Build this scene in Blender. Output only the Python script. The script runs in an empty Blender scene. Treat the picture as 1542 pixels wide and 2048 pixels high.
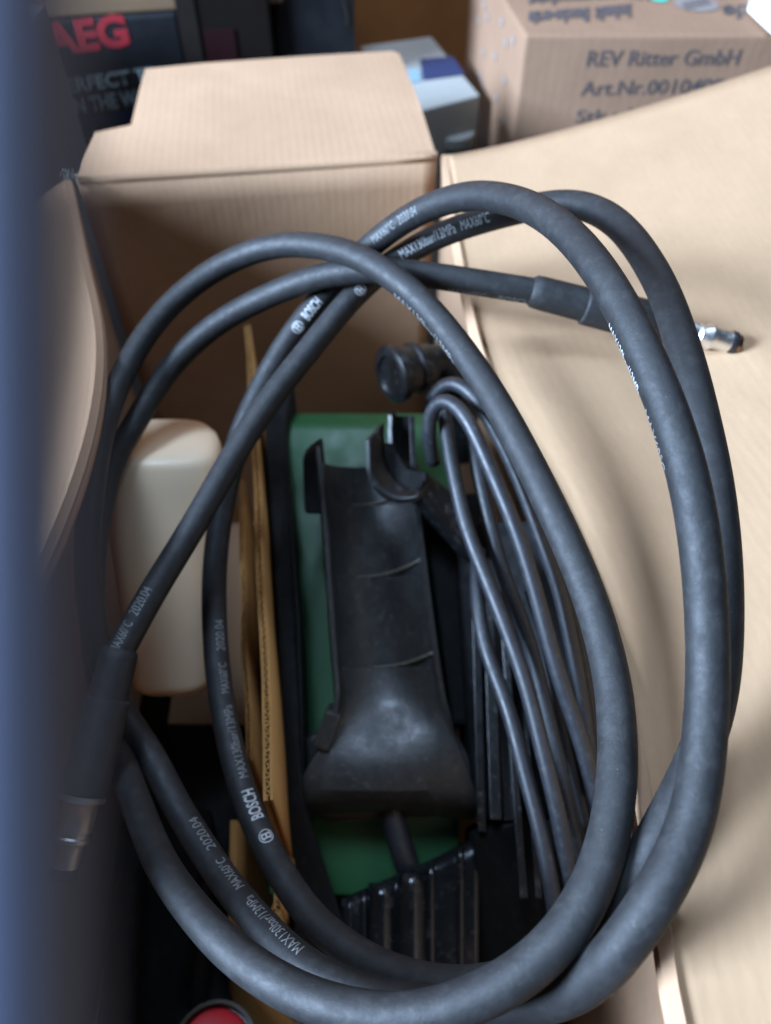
import bpy, bmesh, math, random
from mathutils import Vector, Matrix
random.seed(7)
SC = bpy.context.scene
COL = SC.collection
V = Vector

# ------------------------------------------------------------------ camera
CAM_H, PITCH, F = 0.65, math.radians(50), 1490.0
cam_d = bpy.data.cameras.new('camera')
cam = bpy.data.objects.new('camera', cam_d); COL.objects.link(cam)
cam.location = (0, 0, CAM_H); cam.rotation_euler = (math.radians(90) - PITCH, 0, 0)
cam_d.sensor_fit = 'VERTICAL'; cam_d.sensor_height = 36; cam_d.sensor_width = 36 * 1542 / 2048
cam_d.lens = 36 * F / 2048
cam_d.clip_start = 0.005; cam_d.clip_end = 50
cam_d.dof.use_dof = True; cam_d.dof.focus_distance = 0.27; cam_d.dof.aperture_fstop = 7.4
SC.camera = cam
# ------------------------------------------------------------------ light (dim room, big cool window up to the left)
w = bpy.data.worlds.new('World'); SC.world = w; w.use_nodes = True
w.node_tree.nodes['Background'].inputs[0].default_value = (0.50, 0.70, 1.0, 1)
w.node_tree.nodes['Background'].inputs[1].default_value = 0.02
def area(name, loc, target, sx, sy, power, color):
    l = bpy.data.lights.new(name, 'AREA'); l.shape = 'RECTANGLE'; l.size = sx; l.size_y = sy
    l.energy = power; l.color = color
    o = bpy.data.objects.new(name, l); COL.objects.link(o); o.location = loc
    o.rotation_euler = (V(target) - V(loc)).to_track_quat('-Z', 'Y').to_euler()
COOL = (0.53, 0.715, 1.0)
area('window_light', (-1.80, -0.30, 1.35), (0.05, 0.3, 0.4), 0.85, 0.75, 300, COOL)
area('upper_window_light', (-0.30, 0.45, 2.05), (0.05, 0.3, 0.4), 0.40, 0.40, 22, COOL)
area('overhead_fill', (0.50, 0.62, 1.9), (0.0, 0.25, 0.3), 0.9, 0.8, 9.0, COOL)  # weak overhead fill added to brighten the bottle and washer
SC.view_settings.view_transform = 'Standard'; SC.view_settings.look = 'None'
SC.view_settings.exposure = 0; SC.view_settings.gamma = 1
SC.cycles.use_denoising = True
SC.cycles.max_bounces = 8; SC.cycles.diffuse_bounces = 5

# ------------------------------------------------------------------ photo geometry helpers
CAM = V((0, 0, CAM_H)); FW = V((0, math.cos(PITCH), -math.sin(PITCH))); UP = V((0, math.sin(PITCH), math.cos(PITCH)))
def ray(px, py): return FW + V((1, 0, 0)) * ((px - 771) / F) + UP * (-(py - 1024) / F)
def P(px, py, t): return CAM + ray(px, py) * t
def PZ(px, py, z): r = ray(px, py); return CAM + r * ((z - CAM_H) / r.z)
def PY(px, py, y): r = ray(px, py); return CAM + r * (y / r.y)

# ------------------------------------------------------------------ materials
def mat(name):
    m = bpy.data.materials.new(name); m.use_nodes = True
    return m, m.node_tree.nodes, m.node_tree.links, m.node_tree.nodes['Principled BSDF']
def noise(n, l, scale, detail=4, rough=0.55, coord='Object', stretch=None):
    tc = n.new('ShaderNodeTexCoord'); t = n.new('ShaderNodeTexNoise')
    t.inputs['Scale'].default_value = scale; t.inputs['Detail'].default_value = detail; t.inputs['Roughness'].default_value = rough
    if stretch:
        mp = n.new('ShaderNodeMapping'); mp.inputs['Scale'].default_value = stretch
        l.new(tc.outputs[coord], mp.inputs[0]); l.new(mp.outputs[0], t.inputs[0])
    else: l.new(tc.outputs[coord], t.inputs[0])
    return t.outputs[0]
def ramp(n, l, src, stops):
    r = n.new('ShaderNodeValToRGB'); l.new(src, r.inputs[0])
    e = r.color_ramp.elements
    while len(e) < len(stops): e.new(0.5)
    for i, (p, c) in enumerate(stops):
        e[i].position = p; e[i].color = (c, c, c, 1) if isinstance(c, (int, float)) else (*c, 1)
    return r.outputs[0]
def mixc(n, l, fac, a, b, mode='MIX'):
    m = n.new('ShaderNodeMix'); m.data_type = 'RGBA'; m.blend_type = mode
    for sock, v in ((m.inputs[0], fac), (m.inputs[6], a), (m.inputs[7], b)):
        if isinstance(v, (int, float)): sock.default_value = v
        elif isinstance(v, tuple): sock.default_value = (*v, 1)
        else: l.new(v, sock)
    return m.outputs[2]
def bump(n, l, bs, src, strength, dist=0.001):
    b = n.new('ShaderNodeBump'); b.inputs['Strength'].default_value = strength; b.inputs['Distance'].default_value = dist
    l.new(src, b.inputs['Height']); l.new(b.outputs[0], bs.inputs['Normal'])
def plain(name, col, rough=0.5, metal=0, var=0.25, scale=60, bumps=0.0, dust=0.0, spec=0.5, dustcol=(0.22, 0.22, 0.21)):
    m, n, l, b = mat(name)
    nz = noise(n, l, scale)
    c = mixc(n, l, nz, tuple(x * (1 - var) for x in col), tuple(min(1, x * (1 + var)) for x in col))
    if dust:
        d = ramp(n, l, noise(n, l, scale * 3.1, 8, 0.7), [(0.55, 0.0), (0.8, dust)])
        c = mixc(n, l, d, c, dustcol)
    l.new(c, b.inputs['Base Color'])
    l.new(ramp(n, l, noise(n, l, scale * 1.7), [(0.3, max(0.03, rough - 0.08)), (0.7, min(1, rough + 0.1))]), b.inputs['Roughness'])
    b.inputs['Metallic'].default_value = metal; b.inputs['Specular IOR Level'].default_value = spec
    if bumps: bump(n, l, b, noise(n, l, scale * 6, 6), bumps, 0.0006)
    return m
def cardboard(name, col, flute=0.06, pitch=0.0062, relief=0.35):
    m, n, l, b = mat(name)
    tc = n.new('ShaderNodeTexCoord'); sep = n.new('ShaderNodeSeparateXYZ'); l.new(tc.outputs['UV'], sep.inputs[0])
    wob = n.new('ShaderNodeTexNoise'); wob.inputs['Scale'].default_value = 7; l.new(tc.outputs['UV'], wob.inputs[0])
    mu = n.new('ShaderNodeMath'); mu.operation = 'MULTIPLY_ADD'; l.new(wob.outputs[0], mu.inputs[0]); mu.inputs[1].default_value = 0.004
    l.new(sep.outputs[0], mu.inputs[2])
    mm = n.new('ShaderNodeMath'); mm.operation = 'MULTIPLY'; l.new(mu.outputs[0], mm.inputs[0]); mm.inputs[1].default_value = 2 * math.pi / pitch
    si = n.new('ShaderNodeMath'); si.operation = 'SINE'; l.new(mm.outputs[0], si.inputs[0])
    fade = noise(n, l, 14, 3, 0.6, 'UV')
    fl = n.new('ShaderNodeMath'); fl.operation = 'MULTIPLY'; l.new(si.outputs[0], fl.inputs[0]); l.new(fade, fl.inputs[1])
    f2 = n.new('ShaderNodeMath'); f2.operation = 'MULTIPLY_ADD'; l.new(fl.outputs[0], f2.inputs[0]); f2.inputs[1].default_value = 0.5; f2.inputs[2].default_value = 0.5
    blot = noise(n, l, 9, 6, 0.6, 'UV')
    c = mixc(n, l, ramp(n, l, blot, [(0.3, 0.0), (0.7, 1.0)]), tuple(x * 0.88 for x in col), tuple(x * 1.07 for x in col))
    fib = noise(n, l, 420, 6, 0.75, 'UV', (1, 0.35, 1))
    c = mixc(n, l, ramp(n, l, fib, [(0.35, 0.0), (0.75, 0.38)]), c, tuple(x * 0.80 for x in col))
    c = mixc(n, l, ramp(n, l, f2.outputs[0], [(0.2, flute), (0.8, 0.0)]), c, tuple(x * 0.45 for x in col))
    spots = ramp(n, l, noise(n, l, 240, 2, 0.5, 'UV'), [(0.72, 0.0), (0.80, 0.25)])
    c = mixc(n, l, spots, c, tuple(x * 0.55 for x in col))
    l.new(c, b.inputs['Base Color']); b.inputs['Roughness'].default_value = 0.85; b.inputs['Specular IOR Level'].default_value = 0.2
    ad = n.new('ShaderNodeMath'); ad.operation = 'MULTIPLY_ADD'; l.new(blot, ad.inputs[0]); ad.inputs[1].default_value = 1.5
    l.new(f2.outputs[0], ad.inputs[2])
    bump(n, l, b, ad.outputs[0], relief, 0.0005)
    first = [x for x in n if x.type == 'BUMP'][-1]
    big = n.new('ShaderNodeBump'); big.inputs['Strength'].default_value = 0.5; big.inputs['Distance'].default_value = 0.004
    l.new(noise(n, l, 11, 5, 0.5, 'UV'), big.inputs['Height']); l.new(big.outputs[0], first.inputs['Normal'])
    return m
M = {}
M['card'] = cardboard('cardboard_kraft', (0.43, 0.266, 0.160), 0.035, relief=0.2)
M['card_smooth'] = cardboard('cardboard_liner', (0.43, 0.275, 0.160), 0.008, relief=0.08)
M['card_old'] = cardboard('cardboard_insert', (0.36, 0.185, 0.06), 0.10, 0.005)
M['card_rev'] = cardboard('cardboard_pinkish', (0.31, 0.185, 0.115), 0.03, 0.009, 0.15)
M['card_edge'] = plain('cardboard_cut_edge', (0.42, 0.235, 0.075), 0.9, var=0.45, scale=300, bumps=0.3)
def hose_mat():
    m, n, l, b = mat('hose_rubber')
    c0 = mixc(n, l, noise(n, l, 30), (0.010, 0.0102, 0.0108), (0.019, 0.0192, 0.020))
    scuff_or_lit = ramp(n, l, noise(n, l, 150, 9, 0.75), [(0.48, 0.0), (0.75, 0.55)])
    c1 = mixc(n, l, scuff_or_lit, c0, (0.046, 0.046, 0.046))
    specks = ramp(n, l, noise(n, l, 900, 4, 0.7), [(0.68, 0.0), (0.76, 0.7)])
    c2 = mixc(n, l, specks, c1, (0.20, 0.20, 0.19))
    l.new(c2, b.inputs['Base Color'])
    l.new(ramp(n, l, noise(n, l, 220, 8, 0.75), [(0.35, 0.48), (0.65, 0.68)]), b.inputs['Roughness'])
    b.inputs['Specular IOR Level'].default_value = 0.36
    bump(n, l, b, noise(n, l, 420, 8, 0.75), 0.45, 0.0005)
    return m
M['hose'] = hose_mat()
M['cable'] = plain('cable_pvc', (0.014, 0.016, 0.020), 0.46, var=0.3, scale=90, dust=0.25, bumps=0.12)
M['blk'] = plain('black_plastic', (0.008, 0.009, 0.010), 0.38, var=0.3, scale=50, dust=0.5, bumps=0.15)
M['blk_gloss'] = plain('black_gloss_plastic', (0.008, 0.009, 0.010), 0.18, var=0.3, scale=50, dust=0.25)
M['blk_matt'] = plain('black_matt_plastic', (0.004, 0.0045, 0.005), 0.75, var=0.4, scale=70, dust=0.1, spec=0.25)
M['cover'] = plain('scuffed_black_plastic', (0.026, 0.027, 0.027), 0.42, var=0.5, scale=80, dust=0.75, bumps=0.3, dustcol=(0.13, 0.12, 0.10))
M['scuff_or_lit'] = plain('lit_plastic_edge', (0.12, 0.112, 0.09), 0.5, var=0.6, scale=260)  # paler colour stands for light caught along the channel seams
M['green'] = plain('green_plastic', (0.020, 0.098, 0.034), 0.5, var=0.15, scale=30, bumps=0.15)
M['bottle'] = plain('cream_plastic', (0.86, 0.67, 0.46), 0.42, var=0.05, scale=20)
M['steel'] = plain('nickel_steel', (0.80, 0.80, 0.78), 0.38, 1.0, var=0.15, scale=140)
M['brass'] = plain('brass', (0.30, 0.17, 0.10), 0.35, 1.0, var=0.2, scale=140)
M['rubber'] = plain('seal_rubber', (0.012, 0.012, 0.013), 0.4)
M['print'] = plain('hose_print_ink', (0.42, 0.43, 0.43), 0.7, var=0.4, scale=500)
M['print_dim'] = plain('worn_hose_print_ink', (0.17, 0.175, 0.175), 0.7, var=0.5, scale=600)
M['red'] = plain('red_plastic', (0.50, 0.012, 0.022), 0.35, var=0.1)
M['olive'] = plain('dark_olive_plastic', (0.05, 0.045, 0.035), 0.4)
M['ink_red'] = plain('red_print', (0.26, 0.010, 0.018), 0.6, var=0.1)
M['ink_white'] = plain('pale_print', (0.17, 0.20, 0.20), 0.6, var=0.3)
M['ink_blk'] = plain('dark_print', (0.085, 0.07, 0.07), 0.8, var=0.35, scale=300)
M['ink_grey'] = plain('grey_print', (0.26, 0.22, 0.20), 0.8, var=0.3, scale=200)
M['blackbox'] = plain('black_printed_carton', (0.006, 0.007, 0.009), 0.45, var=0.4, scale=20)
M['dim_grey'] = plain('dim_grey_print', (0.016, 0.012, 0.010), 0.9, var=0.4, scale=25, spec=0.08)
M['blackbox2'] = plain('dark_brown_carton', (0.008, 0.0055, 0.0045), 0.9, var=0.4, scale=12, spec=0.08)
M['darkred'] = plain('dark_red_print', (0.016, 0.004, 0.005), 0.9, spec=0.08)
M['wood'] = plain('brown_wood', (0.36, 0.14, 0.04), 0.55, var=0.45, scale=9)
M['wood_pale'] = plain('pale_wood', (0.14, 0.085, 0.045), 0.6, var=0.2, scale=12)
M['white'] = plain('white_card', (0.86, 0.80, 0.74), 0.6, var=0.03)
M['offwhite'] = plain('offwhite_carton', (0.30, 0.31, 0.29), 0.6, var=0.25, scale=18)
M['blue'] = plain('blue_print', (0.010, 0.030, 0.095), 0.5, var=0.15)
M['navy'] = plain('navy_print', (0.006, 0.012, 0.035), 0.5, var=0.3)
M['lblue'] = plain('light_blue_plastic', (0.20, 0.34, 0.42), 0.4, var=0.12)
M['teal'] = plain('teal_print', (0.03, 0.55, 0.42), 0.6, var=0.05)
M['greybin'] = plain('grey_plastic', (0.20, 0.195, 0.19), 0.4, var=0.1)
M['board'] = plain('blue_grey_board', (0.085, 0.108, 0.175), 0.6, var=0.15, scale=15)
M['floor'] = plain('dark_floor', (0.05, 0.035, 0.026), 0.7, var=0.4, scale=6)
M['tape'] = plain('silvery_tape', (0.60, 0.62, 0.66), 0.3, var=0.1)

# ------------------------------------------------------------------ object helpers
def link(name, me, m, parent=None, smooth=False):
    if m is not None and not me.materials: me.materials.append(M[m])
    o = bpy.data.objects.new(name, me); COL.objects.link(o)
    if smooth:
        for p in me.polygons: p.use_smooth = True
    if parent is not None:
        o.parent = parent; o.matrix_parent_inverse = Matrix.Translation(-parent.location)
    return o
def thing(name, label, cat, loc, group=None):
    o = bpy.data.objects.new(name, None); COL.objects.link(o); o.location = loc
    o.empty_display_size = 0.02
    o['label'] = label; o['category'] = cat
    if group: o['group'] = group
    return o
def tag(o, label, cat, group=None):
    o['label'] = label; o['category'] = cat
    if group: o['group'] = group
    return o
def mesh(name, verts, faces):
    me = bpy.data.meshes.new(name); me.from_pydata([tuple(v) for v in verts], [], faces); me.update()
    return me
def bevel(me, wdt, seg=2, ang=0.5):
    bm = bmesh.new(); bm.from_mesh(me)
    bmesh.ops.recalc_face_normals(bm, faces=bm.faces)
    es = [e for e in bm.edges if len(e.link_faces) == 2 and e.calc_face_angle(0) > ang]
    bmesh.ops.bevel(bm, geom=es, offset=wdt, segments=seg, affect='EDGES', profile=0.6)
    bm.to_mesh(me); bm.free(); me.update(); return me
def fixn(me):
    bm = bmesh.new(); bm.from_mesh(me); bmesh.ops.recalc_face_normals(bm, faces=bm.faces); bm.to_mesh(me); bm.free(); return me
def box_mesh(name, o, ax, ay, az, bev=0.0):
    """box from corner o with edge vectors ax, ay, az; UV in metres"""
    o, ax, ay, az = V(o), V(ax), V(ay), V(az)
    vs = [o + ax * i + ay * j + az * k for k in (0, 1) for j in (0, 1) for i in (0, 1)]
    fs = [(0, 2, 3, 1), (4, 5, 7, 6), (0, 1, 5, 4), (2, 6, 7, 3), (0, 4, 6, 2), (1, 3, 7, 5)]
    me = fixn(mesh(name, vs, fs))
    if bev: bevel(me, bev, 2)
    uv = me.uv_layers.new(name='UVMap')
    for p in me.polygons:
        n = p.normal
        u = V((0, 0, 1)).cross(n)
        u = u.normalized() if u.length > 0.2 else V((1, 0, 0))
        v = n.cross(u)
        for li in p.loop_indices:
            c = me.vertices[me.loops[li].vertex_index].co
            uv.data[li].uv = (c.dot(u), c.dot(v))
    return me
def sheet_mesh(name, fn, nu, nv, thick, su=1.0, sv=1.0):
    """closed thin sheet from fn(u, v); UV (u*su, v*sv) in metres"""
    g = [[fn(i / nu, j / nv) for i in range(nu + 1)] for j in range(nv + 1)]
    top, bot = [], []
    for j in range(nv + 1):
        for i in range(nu + 1):
            du = g[j][min(i + 1, nu)] - g[j][max(i - 1, 0)]; dv = g[min(j + 1, nv)][i] - g[max(j - 1, 0)][i]
            nn = du.cross(dv).normalized()
            top.append(g[j][i]); bot.append(g[j][i] - nn * thick)
    N = len(top); k = nu + 1; faces = []; uvs = []
    q = lambda i, j: (i / nu * su, j / nv * sv)
    for j in range(nv):
        for i in range(nu):
            a = j * k + i
            faces.append((a, a + 1, a + k + 1, a + k)); uvs.append((q(i, j), q(i + 1, j), q(i + 1, j + 1), q(i, j + 1)))
            faces.append((N + a, N + a + k, N + a + k + 1, N + a + 1)); uvs.append((q(i, j), q(i, j + 1), q(i + 1, j + 1), q(i + 1, j)))
    def rim(a, b, qa, qb): faces.append((a, N + a, N + b, b)); uvs.append((qa, qa, qb, qb))
    for i in range(nu):
        rim(i, i + 1, q(i, 0), q(i + 1, 0)); rim(nv * k + i + 1, nv * k + i, q(i + 1, nv), q(i, nv))
    for j in range(nv):
        rim((j + 1) * k, j * k, q(0, j + 1), q(0, j)); rim(j * k + nu, (j + 1) * k + nu, q(nu, j), q(nu, j + 1))
    me = mesh(name, top + bot, faces)
    uv = me.uv_layers.new(name='UVMap')
    for p, u4 in zip(me.polygons, uvs):
        for li, c in zip(p.loop_indices, u4): uv.data[li].uv = c
    for p in me.polygons: p.use_smooth = len(p.vertices) == 4 and p.index < 2 * nu * nv
    return me
def polyline(pts, s):
    """point at fraction s of a polyline"""
    L = [0.0]
    for a, b in zip(pts, pts[1:]): L.append(L[-1] + (V(b) - V(a)).length)
    d = s * L[-1]
    for i in range(len(pts) - 1):
        if d <= L[i + 1] + 1e-9:
            f = (d - L[i]) / max(1e-9, L[i + 1] - L[i]); return V(pts[i]).lerp(V(pts[i + 1]), f)
    return V(pts[-1])
def catmull(pts, step=0.003):
    pts = [V(p) for p in pts]
    ext = [pts[0] * 2 - pts[1]] + pts + [pts[-1] * 2 - pts[-2]]
    out = []
    for i in range(1, len(ext) - 2):
        p0, p1, p2, p3 = ext[i - 1:i + 3]
        n = max(2, int((p2 - p1).length / step))
        for k in range(n):
            t = k / n
            out.append(0.5 * ((2 * p1) + (p2 - p0) * t + (2 * p0 - 5 * p1 + 4 * p2 - p3) * t * t + (3 * p1 - p0 - 3 * p2 + p3) * t ** 3))
    out.append(pts[-1]); return out
def smooth_path(c, it):
    for _ in range(it):
        c = [c[0]] + [(c[i - 1] + c[i] * 2 + c[i + 1]) / 4 for i in range(1, len(c) - 1)] + [c[-1]]
    return c
def tube_mesh(name, c, r, seg=20):
    """round tube along points; r number or list (lathe along path), capped"""
    n = len(c); rs = r if isinstance(r, (list, tuple)) else [r] * n
    T = [(c[min(i + 1, n - 1)] - c[max(i - 1, 0)]).normalized() for i in range(n)]
    N = T[0].orthogonal().normalized(); vs = []; fs = []
    for i in range(n):
        N = (N - T[i] * N.dot(T[i])).normalized(); B = T[i].cross(N)
        for k in range(seg):
            a = 2 * math.pi * k / seg; vs.append(c[i] + (N * math.cos(a) + B * math.sin(a)) * rs[i])
    for i in range(n - 1):
        for k in range(seg):
            a, b = i * seg + k, i * seg + (k + 1) % seg
            fs.append((a, b, b + seg, a + seg))
    fs.append(tuple(range(seg))[::-1]); fs.append(tuple(range((n - 1) * seg, n * seg)))
    me = mesh(name, vs, fs)
    for p in me.polygons: p.use_smooth = len(p.vertices) == 4
    return me
def lathe_mesh(name, o, axis, prof, seg=32, sharp=True):
    """revolve (dist along axis, radius) pairs; every corner doubled so it stays crisp"""
    o = V(o); ax = V(axis).normalized(); N = ax.orthogonal().normalized(); B = ax.cross(N)
    vs = []; fs = []
    rings = []
    for i, (d, r) in enumerate(prof):
        ring = []
        for k in range(seg):
            a = 2 * math.pi * k / seg
            ring.append(len(vs)); vs.append(o + ax * d + (N * math.cos(a) + B * math.sin(a)) * max(r, 1e-5))
        rings.append(ring)
    for A, Bq in zip(rings, rings[1:]):
        for k in range(seg): fs.append((A[k], A[(k + 1) % seg], Bq[(k + 1) % seg], Bq[k]))
    fs.append(tuple(rings[0][::-1])); fs.append(tuple(rings[-1]))
    me = fixn(mesh(name, vs, fs))
    for p in me.polygons: p.use_smooth = len(p.vertices) == 4
    try: me.set_sharp_from_angle(angle=math.radians(35))
    except Exception: pass
    return me
def bar_mesh(name, a, b, wdt, dep, nrm=None, bev=0.0):
    a, b = V(a), V(b); t = (b - a).normalized()
    n = (CAM - (a + b) / 2) if nrm is None else V(nrm)
    n = (n - t * n.dot(t)).normalized(); s = t.cross(n)
    return box_mesh(name, a - s * wdt / 2 - n * dep, b - a, s * wdt, n * dep, bev)
def prism_mesh(name, poly, ext, bev=0.0):
    poly = [V(p) for p in poly]; ext = V(ext); n = len(poly)
    vs = poly + [p + ext for p in poly]
    fs = [tuple(range(n)), tuple(range(2 * n - 1, n - 1, -1))] + [(i, (i + 1) % n, n + (i + 1) % n, n + i) for i in range(n)]
    me = fixn(mesh(name, vs, fs))
    if bev: bevel(me, bev, 2)
    return me
def text2d(s, bold=0.0):
    cu = bpy.data.curves.new('t', 'FONT'); cu.body = s; cu.size = 1; cu.offset = bold; cu.resolution_u = 3
    ob = bpy.data.objects.new('t', cu); COL.objects.link(ob)
    dg = bpy.context.evaluated_depsgraph_get(); dg.update()
    me = bpy.data.meshes.new_from_object(ob.evaluated_get(dg))
    bpy.data.objects.remove(ob); bpy.data.curves.remove(cu)
    xs = [v.co.x for v in me.vertices]; ys = [v.co.y for v in me.vertices]
    x0, x1, y0, y1 = min(xs), max(xs), min(ys), max(ys)
    for v in me.vertices: v.co.x = (v.co.x - x0) / (x1 - x0); v.co.y = (v.co.y - y0) / (y1 - y0); v.co.z = 0
    return me
def flat_text(name, s, o, ux, uy, m, parent, bold=0.01):
    """text filling the parallelogram o, ux (width), uy (height)"""
    me = text2d(s, bold); o, ux, uy = V(o), V(ux), V(uy)
    for v in me.vertices: v.co = o + ux * v.co.x + uy * v.co.y
    me.materials.clear(); return link(name, me, m, parent)

# ================================================================== SETTING
g = link('ground', box_mesh('ground', (-3, -2, -0.05), (6, 0, 0), (0, 6, 0), (0, 0, 0.05)), 'floor'); g['kind'] = 'structure'
bwall = link('back_wall', box_mesh('back_wall', (-3, 1.75, 0.0), (6, 0, 0), (0, 0.05, 0), (0, 0, 2.2)), 'wood'); bwall['kind'] = 'structure'

# ================================================================== OPEN CARTON
RIM = 0.40
bx = thing('cardboard_box', 'large open brown carton with flaps folded out, holding the hose and machine', 'box', (-0.05, 0.25, 0.0))
TH = 0.0042
left_top = [(-0.221, 0.514), (-0.186, 0.42), (-0.154, 0.335), (-0.140, 0.262), (-0.139, 0.19), (-0.148, 0.12), (-0.165, 0.0), (-0.175, -0.06)]
left_bot = [(-0.226, 0.512), (-0.215, 0.2), (-0.205, -0.06)]
left_sm = smooth_path(catmull([(x, y, 0) for x, y in left_top], 0.01), 4)
def lt(s, z=RIM): p = polyline(left_sm, s); return V((p.x, p.y, z))
def lb(s): p = polyline([(x, y, 0) for x, y in left_bot], s); return V((p.x, p.y, 0.004))
right_top = [(0.041, 0.551)] + [(q.x, q.y) for q in (PZ(a, b, RIM) for a, b in ((908, 500), (968, 760), (1082, 960), (1180, 1180), (1240, 1400), (1280, 1600), (1306, 1800), (1325, 2000)))] + [(0.084, -0.06)]
right_bot = [(0.045, 0.549), (0.10, 0.42), (0.135, 0.26), (0.140, 0.12), (0.110, -0.06)]
right_sm = smooth_path(catmull([(x, y, 0) for x, y in right_top], 0.01), 4)
def rt(s, z=RIM): p = polyline(right_sm, s); return V((p.x, p.y, z))
def rb(s): p = polyline([(x, y, 0) for x, y in right_bot], s); return V((p.x, p.y, 0.004))
def left_wall(u, v):
    a, b = lt(u), lb(u); e = 1 - (1 - v) ** 4
    p = a.lerp(b, e); p.z = RIM + (0.004 - RIM) * v; return p
link('side_wall', sheet_mesh('side_wall', left_wall, 40, 24, TH, 0.6, 0.4), 'card', bx)
def right_wall(u, v):
    a, b = rt(1 - u), rb(1 - u); p = a.lerp(b, 1 - (1 - v) ** 5); p.z = RIM + (0.004 - RIM) * v; return p
link('side_wall', sheet_mesh('side_wall', right_wall, 40, 28, TH, 0.6, 0.4), 'card', bx)
BL, BR = V((-0.219, 0.517, RIM)), V((0.038, 0.553, RIM))
def back_wall(u, v):
    p = BL.lerp(BR, 1 - u); p.z = RIM + (0.004 - RIM) * v
    p.y += 0.006 * math.sin(u * math.pi) * math.sin(v * math.pi); return p
link('end_wall', sheet_mesh('end_wall', lambda u, v: back_wall(1 - u, v), 24, 16, -TH, 0.26, 0.4), 'card', bx)
link('end_wall', box_mesh('end_wall', (-0.222, -0.066, 0.004), (0.32, 0, 0), (0, TH, 0), (0, 0, 0.396)), 'card', bx)
link('bottom_panel', prism_mesh('bottom_panel', [(-0.240, 0.525, 0.001), (0.043, 0.548, 0.001), (0.141, 0.2, 0.001), (0.088, -0.058, 0.001), (-0.226, -0.066, 0.001)], (0, 0, 0.004)), 'card', bx)
# back flap with its stepped left side
bf_far = 0.765
def backflap():
    def Z(y): return RIM + 0.02 * (y - 0.525)
    pts_px = [(150, 349), (163, 318), (188, 264), (262, 249), (276, 190), (290, 137), (400, 126), (600, 112), (785, 101), (800, 107), (838, 200), (884, 312)]
    ring = []
    for px, py in pts_px:
        p = PZ(px, py, RIM)
        p = PZ(px, py, Z(p.y)); ring.append(p)
    ring[0] = BL + V((0.001, 0.0042, 0)); ring[-1] = BR + V((-0.001, 0.0042, 0))
    me = prism_mesh('back_flap', ring, (0, 0, -TH), 0.0008)
    uv = me.uv_layers.new(name='UVMap')
    d = (BR - BL).normalized(); e = V((0, 0, 1)).cross(d)
    for p in me.polygons:
        for li in p.loop_indices:
            c = me.vertices[me.loops[li].vertex_index].co; uv.data[li].uv = (c.dot(d), c.dot(e))
    return me
link('flap', backflap(), 'card', bx)['label'] = 'bright flap with a step cut into its left side'
# soft rounded fold between back wall and back flap
link('fold_ridge', tube_mesh('fold_ridge', [BL.lerp(BR, i / 8) + V((0.0, 0.0040, -0.0042)) for i in range(9)], 0.0043, 16), 'card', bx)
# right flap: warps up towards its far corner
def right_flap(u, v):
    a = rt(1 - v) + V((0.0042, 0, 0.0))          # v 0 near -> 1 far
    far_r = PY(1570, 122, 0.600); near_r = V((0.36, -0.06, 0.412))
    b = near_r.lerp(far_r, v ** 1.0)
    b.z = near_r.z + (far_r.z - near_r.z) * v ** 2.2
    p = a.lerp(b, u)
    p.z = a.z + (b.z - a.z) * (u ** 1.35)
    d = max(0.0, (0.24 - v)) / 0.24
    p.z -= 0.003 * d * d * math.sin(min(1.0, u * 4) * math.pi)
    return p
link('flap', sheet_mesh('flap', right_flap, 48, 48, TH, 0.3, 0.6), 'card_smooth', bx)['label'] = 'wide flap lit brightly under the outer hose loops'
link('fold_ridge', tube_mesh('fold_ridge', [rt(s / 40, RIM - 0.0042) + V((0.0040, 0, 0)) for s in range(41)], 0.0042, 16), 'card', bx)
# left flap: hangs outward
def left_flap(u, v):
    a = lt(v) + V((-0.0042, 0, 0.0))
    p = a + V((-0.085 * u, -0.012 * u, -0.040 * u - 0.03 * u * u))
    p.z += 0.006 * math.sin(3 + v * 12) * u
    return p
link('flap', sheet_mesh('flap', left_flap, 20, 40, TH, 0.2, 0.6), 'card', bx)['label'] = 'dim flap hanging outward at the left edge'
link('fold_ridge', tube_mesh('fold_ridge', [lt(s / 40, RIM - 0.0046) + V((-0.0040, 0, 0)) for s in range(41)], 0.0046, 16), 'card', bx)
# strip of silvery tape on the left flap
def tape(u, v):
    q = left_flap(0.55 + 0.16 * u, 0.22 + 0.12 * v); q.z += 0.002 + 0.0006 * math.sin(v * 40); return q
link('tape_strip', sheet_mesh('tape_strip', tape, 3, 24, 0.0004, 0.02, 0.1), 'tape', bx)

torn = []
for k in range(14):
    q = P(138 + random.uniform(-12, 14), 354 + random.uniform(-8, 10), 0.52)
    a_, b_, c_ = (V((random.uniform(-1, 1), random.uniform(-1, 1), random.uniform(-0.4, 1))) * 0.0045 for _ in range(3))
    torn += [q + a_, q + b_, q + c_]
link('torn_paper', mesh('torn_paper', torn, [(3 * k, 3 * k + 1, 3 * k + 2) for k in range(14)]), 'offwhite', bx)

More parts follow.
